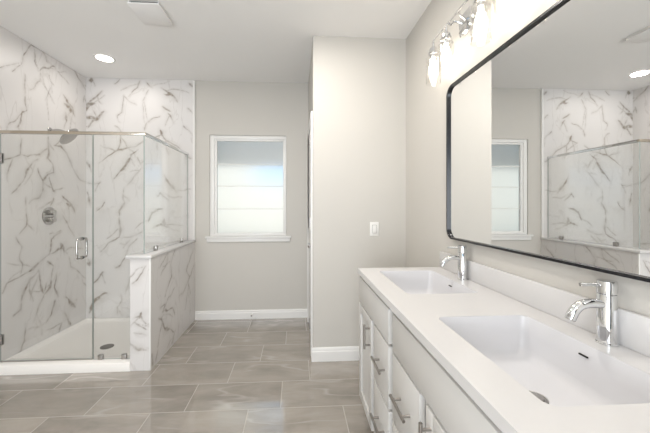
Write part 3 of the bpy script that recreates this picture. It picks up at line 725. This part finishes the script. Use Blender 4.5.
# ================================================================ MIRROR
my0, my1, mz0, mz1 = 0.620, 1.846, 1.116, 2.028
mr = thing('wall_mirror', 'large rounded-corner mirror in a thin black frame above the vanity', 'mirror', (XR, (my0 + my1) / 2, mz0))
XF_, XG_ = 0.913, 0.926
bm = bmesh.new()
def yz(pts, x): return [bm.verts.new((x, a, b_)) for a, b_ in pts]
RO = 0.062; FWD = 0.010
po = rrect(my0, my1, mz0, mz1, RO, 12); pi_ = rrect(my0 + FWD, my1 - FWD, mz0 + FWD, mz1 - FWD, RO - FWD, 12)
a0_ = yz(po, XR - 0.0005); a1_ = yz(po, XF_); a2_ = yz(pi_, XF_); a3_ = yz(pi_, XR - 0.0005)
for a_, b_ in ((a0_, a1_), (a1_, a2_), (a2_, a3_), (a3_, a0_)): bridge(bm, a_, b_)
obj('frame', bm, M['black'], mr, angle=30)
bm = bmesh.new()
g0 = yz(rrect(my0 + FWD, my1 - FWD, mz0 + FWD, mz1 - FWD, RO - FWD, 12), XG_); g1 = yz(rrect(my0 + FWD, my1 - FWD, mz0 + FWD, mz1 - FWD, RO - FWD, 12), XG_ + 0.006)
bridge(bm, g0, g1); bm.faces.new(g0); bm.faces.new(list(reversed(g1)))
obj('mirror_glass', bm, M['mirror'], mr, smooth=False)

# ================================================================ VANITY LIGHTS
def vanity_light(yc, plate_y, label):
    v = thing('vanity_light', label, 'wall light', (XR, yc, 2.32), 'vanity lights above the mirror')
    BX, BZ = 0.862, 2.350
    bm = bmesh.new()
    pl = rrect(plate_y - 0.062, plate_y + 0.062, 2.262, 2.385, 0.022, 5)
    r0 = [bm.verts.new((XR - 0.0005, a, b_)) for a, b_ in pl]; r1 = [bm.verts.new((XR - 0.014, a, b_)) for a, b_ in pl]
    r2 = [bm.verts.new((XR - 0.022, plate_y + (a - plate_y) * 0.82, 2.3235 + (b_ - 2.3235) * 0.82)) for a, b_ in pl]
    bridge(bm, r0, r1); bridge(bm, r1, r2); bm.faces.new(r2); bm.faces.new(list(reversed(r0)))
    obj('back_plate', bm, M['chrome'], v, angle=20)
    offs = (0.335, 0.168, -0.168, -0.335)
    bm = bmesh.new()
    for s in (-1, 1):
        tube(bm, smooth_path([(XR - 0.02, plate_y + s * 0.02, 2.325), (XR - 0.06, plate_y + s * 0.03, 2.345), (BX + 0.015, plate_y + s * 0.045, 2.335), (BX, plate_y + s * 0.06, BZ)], 6), 0.0055, 10)
    obj('support_arm', bm, M['chrome'], v)
    y_a, y_b = yc + offs[0], yc + offs[-1]
    bm = bmesh.new(); tube(bm, smooth_path([(BX, y_a, BZ - 0.040), (BX, y_a - 0.004, BZ - 0.015), (BX, y_a - 0.022, BZ), (BX, yc + 0.1, BZ), (BX, yc - 0.1, BZ), (BX, y_b + 0.022, BZ), (BX, y_b + 0.004, BZ - 0.015), (BX, y_b, BZ - 0.040)], 8), 0.0055, 12)
    obj('bar', bm, M['chrome'], v)
    for of in offs:
        y = yc + of; zt = 2.266
        bm = bmesh.new(); lathe(bm, [(0.006, 0.075), (0.008, 0.04), (0.020, 0.036), (0.024, 0.030), (0.024, 0.012), (0.032, 0.010), (0.034, 0.0), (0.030, -0.004), (0.018, -0.006), (0.016, -0.025)], (BX, y, zt), n=24)
        obj('socket', bm, M['chrome'], v)
        bm = bmesh.new()
        pr = [(0.031, -0.002), (0.032, -0.012), (0.043, -0.030), (0.045, -0.045), (0.045, -0.185), (0.0435, -0.188), (0.043, -0.185), (0.043, -0.046), (0.041, -0.032), (0.030, -0.013), (0.0295, -0.002)]
        lathe(bm, pr, (BX, y, zt), n=28, cap=False)
        sd = obj('glass_shade', bm, M['jar'], v)
        bm = bmesh.new(); lathe(bm, [(0.010, -0.026), (0.012, -0.040), (0.022, -0.070), (0.028, -0.098), (0.026, -0.118), (0.015, -0.132), (0.004, -0.136)], (BX, y, zt), n=20)
        obj('bulb', bm, M['bulb'], v)
    return v
vanity_light(1.575, 1.665, 'chrome four-jar vanity light nearest the far end of the mirror')
vanity_light(0.720, 0.720, 'chrome vanity light above the near end of the mirror')

# ================================================================ CEILING
def downlight(x, y, label, power):
    t = thing('recessed_light', label, 'ceiling light', (x, y, H), 'recessed ceiling lights')
    bm = bmesh.new(); lathe(bm, [(0.092, -0.0005), (0.092, -0.004), (0.086, -0.007), (0.074, -0.005), (0.072, -0.0005)], (x, y, H), n=40, cap=False); obj('trim_ring', bm, M['plastic'], t)
    bm = bmesh.new(); lathe(bm, [(0.0735, -0.0008), (0.0735, -0.0035)], (x, y, H), n=40); obj('diffuser', bm, M['diffuser'], t)
    l = area_light('lamp_light', (0, 0, -0.012), 0.14, power, (1.0, 0.95, 0.89)); l.parent = t
    return t
downlight(-1.855, 3.150, 'glowing round recessed light in the ceiling above the shower', 3.2)
for x, y, w_ in ((-0.95, 1.45, 9.5), (0.00, 1.90, 15.0), (-1.30, -0.75, 9.5), (0.10, -0.75, 9.5)):  # unseen lamps added to brighten the room
    downlight(x, y, 'unseen recessed ceiling light added to brighten the bathroom', w_)

fan = thing('exhaust_fan_cover', 'square white exhaust fan cover on the ceiling near the shower', 'vent', (-1.063, 2.37, H - 0.027))
bm = B(-1.155, -0.970, 2.262, 2.485, H - 0.017, H - 0.0005); obj('housing', bm, M['dark'], fan)  # shade of the gap above the cover painted near-black
bm = B(-1.172, -0.955, 2.238, 2.505, H - 0.027, H - 0.0185, bev=0.003); obj('cover_plate', bm, M['ventplastic'], fan)
for x in (-1.165, -0.966): obj('spacer', B(x, x + 0.005, 2.25, 2.495, H - 0.0185, H - 0.0005), M['ventplastic'], fan)

# ================================================================ SMALL THINGS
sw = thing('light_switch', 'white rocker light switch plate on the closet wall', 'light switch', (0.668, YP, 1.050))
obj('plate', B(0.630, 0.706, YP - 0.006, YP - 0.0003, 1.052, 1.172, bev=0.003), M['plastic'], sw)
obj('rocker_gap_shade', B(0.6485, 0.6875, YP - 0.0068, YP - 0.0055, 1.0765, 1.1475), M['rubber'], sw)  # grey outline paints the shaded gap around the rocker
obj('rocker', B(0.651, 0.685, YP - 0.011, YP - 0.0055, 1.079, 1.145, bev=0.002), M['plastic'], sw)
ds = thing('door_stop', 'small grey rubber door stop on the baseboard under the window', 'door stop', (-0.505, YB - 0.0145, 0.055))
bm = bmesh.new(); lathe(bm, [(0.013, 0), (0.013, 0.003), (0.006, 0.006), (0.006, 0.045)], (-0.505, YB - 0.0145, 0.055), (0, -1, 0), 16); obj('stem', bm, M['plastic'], ds)
bm = bmesh.new(); lathe(bm, [(0.008, 0.045), (0.009, 0.048), (0.009, 0.058), (0.006, 0.061)], (-0.505, YB - 0.0145, 0.055), (0, -1, 0), 16); obj('bumper', bm, M['rubber'], ds)
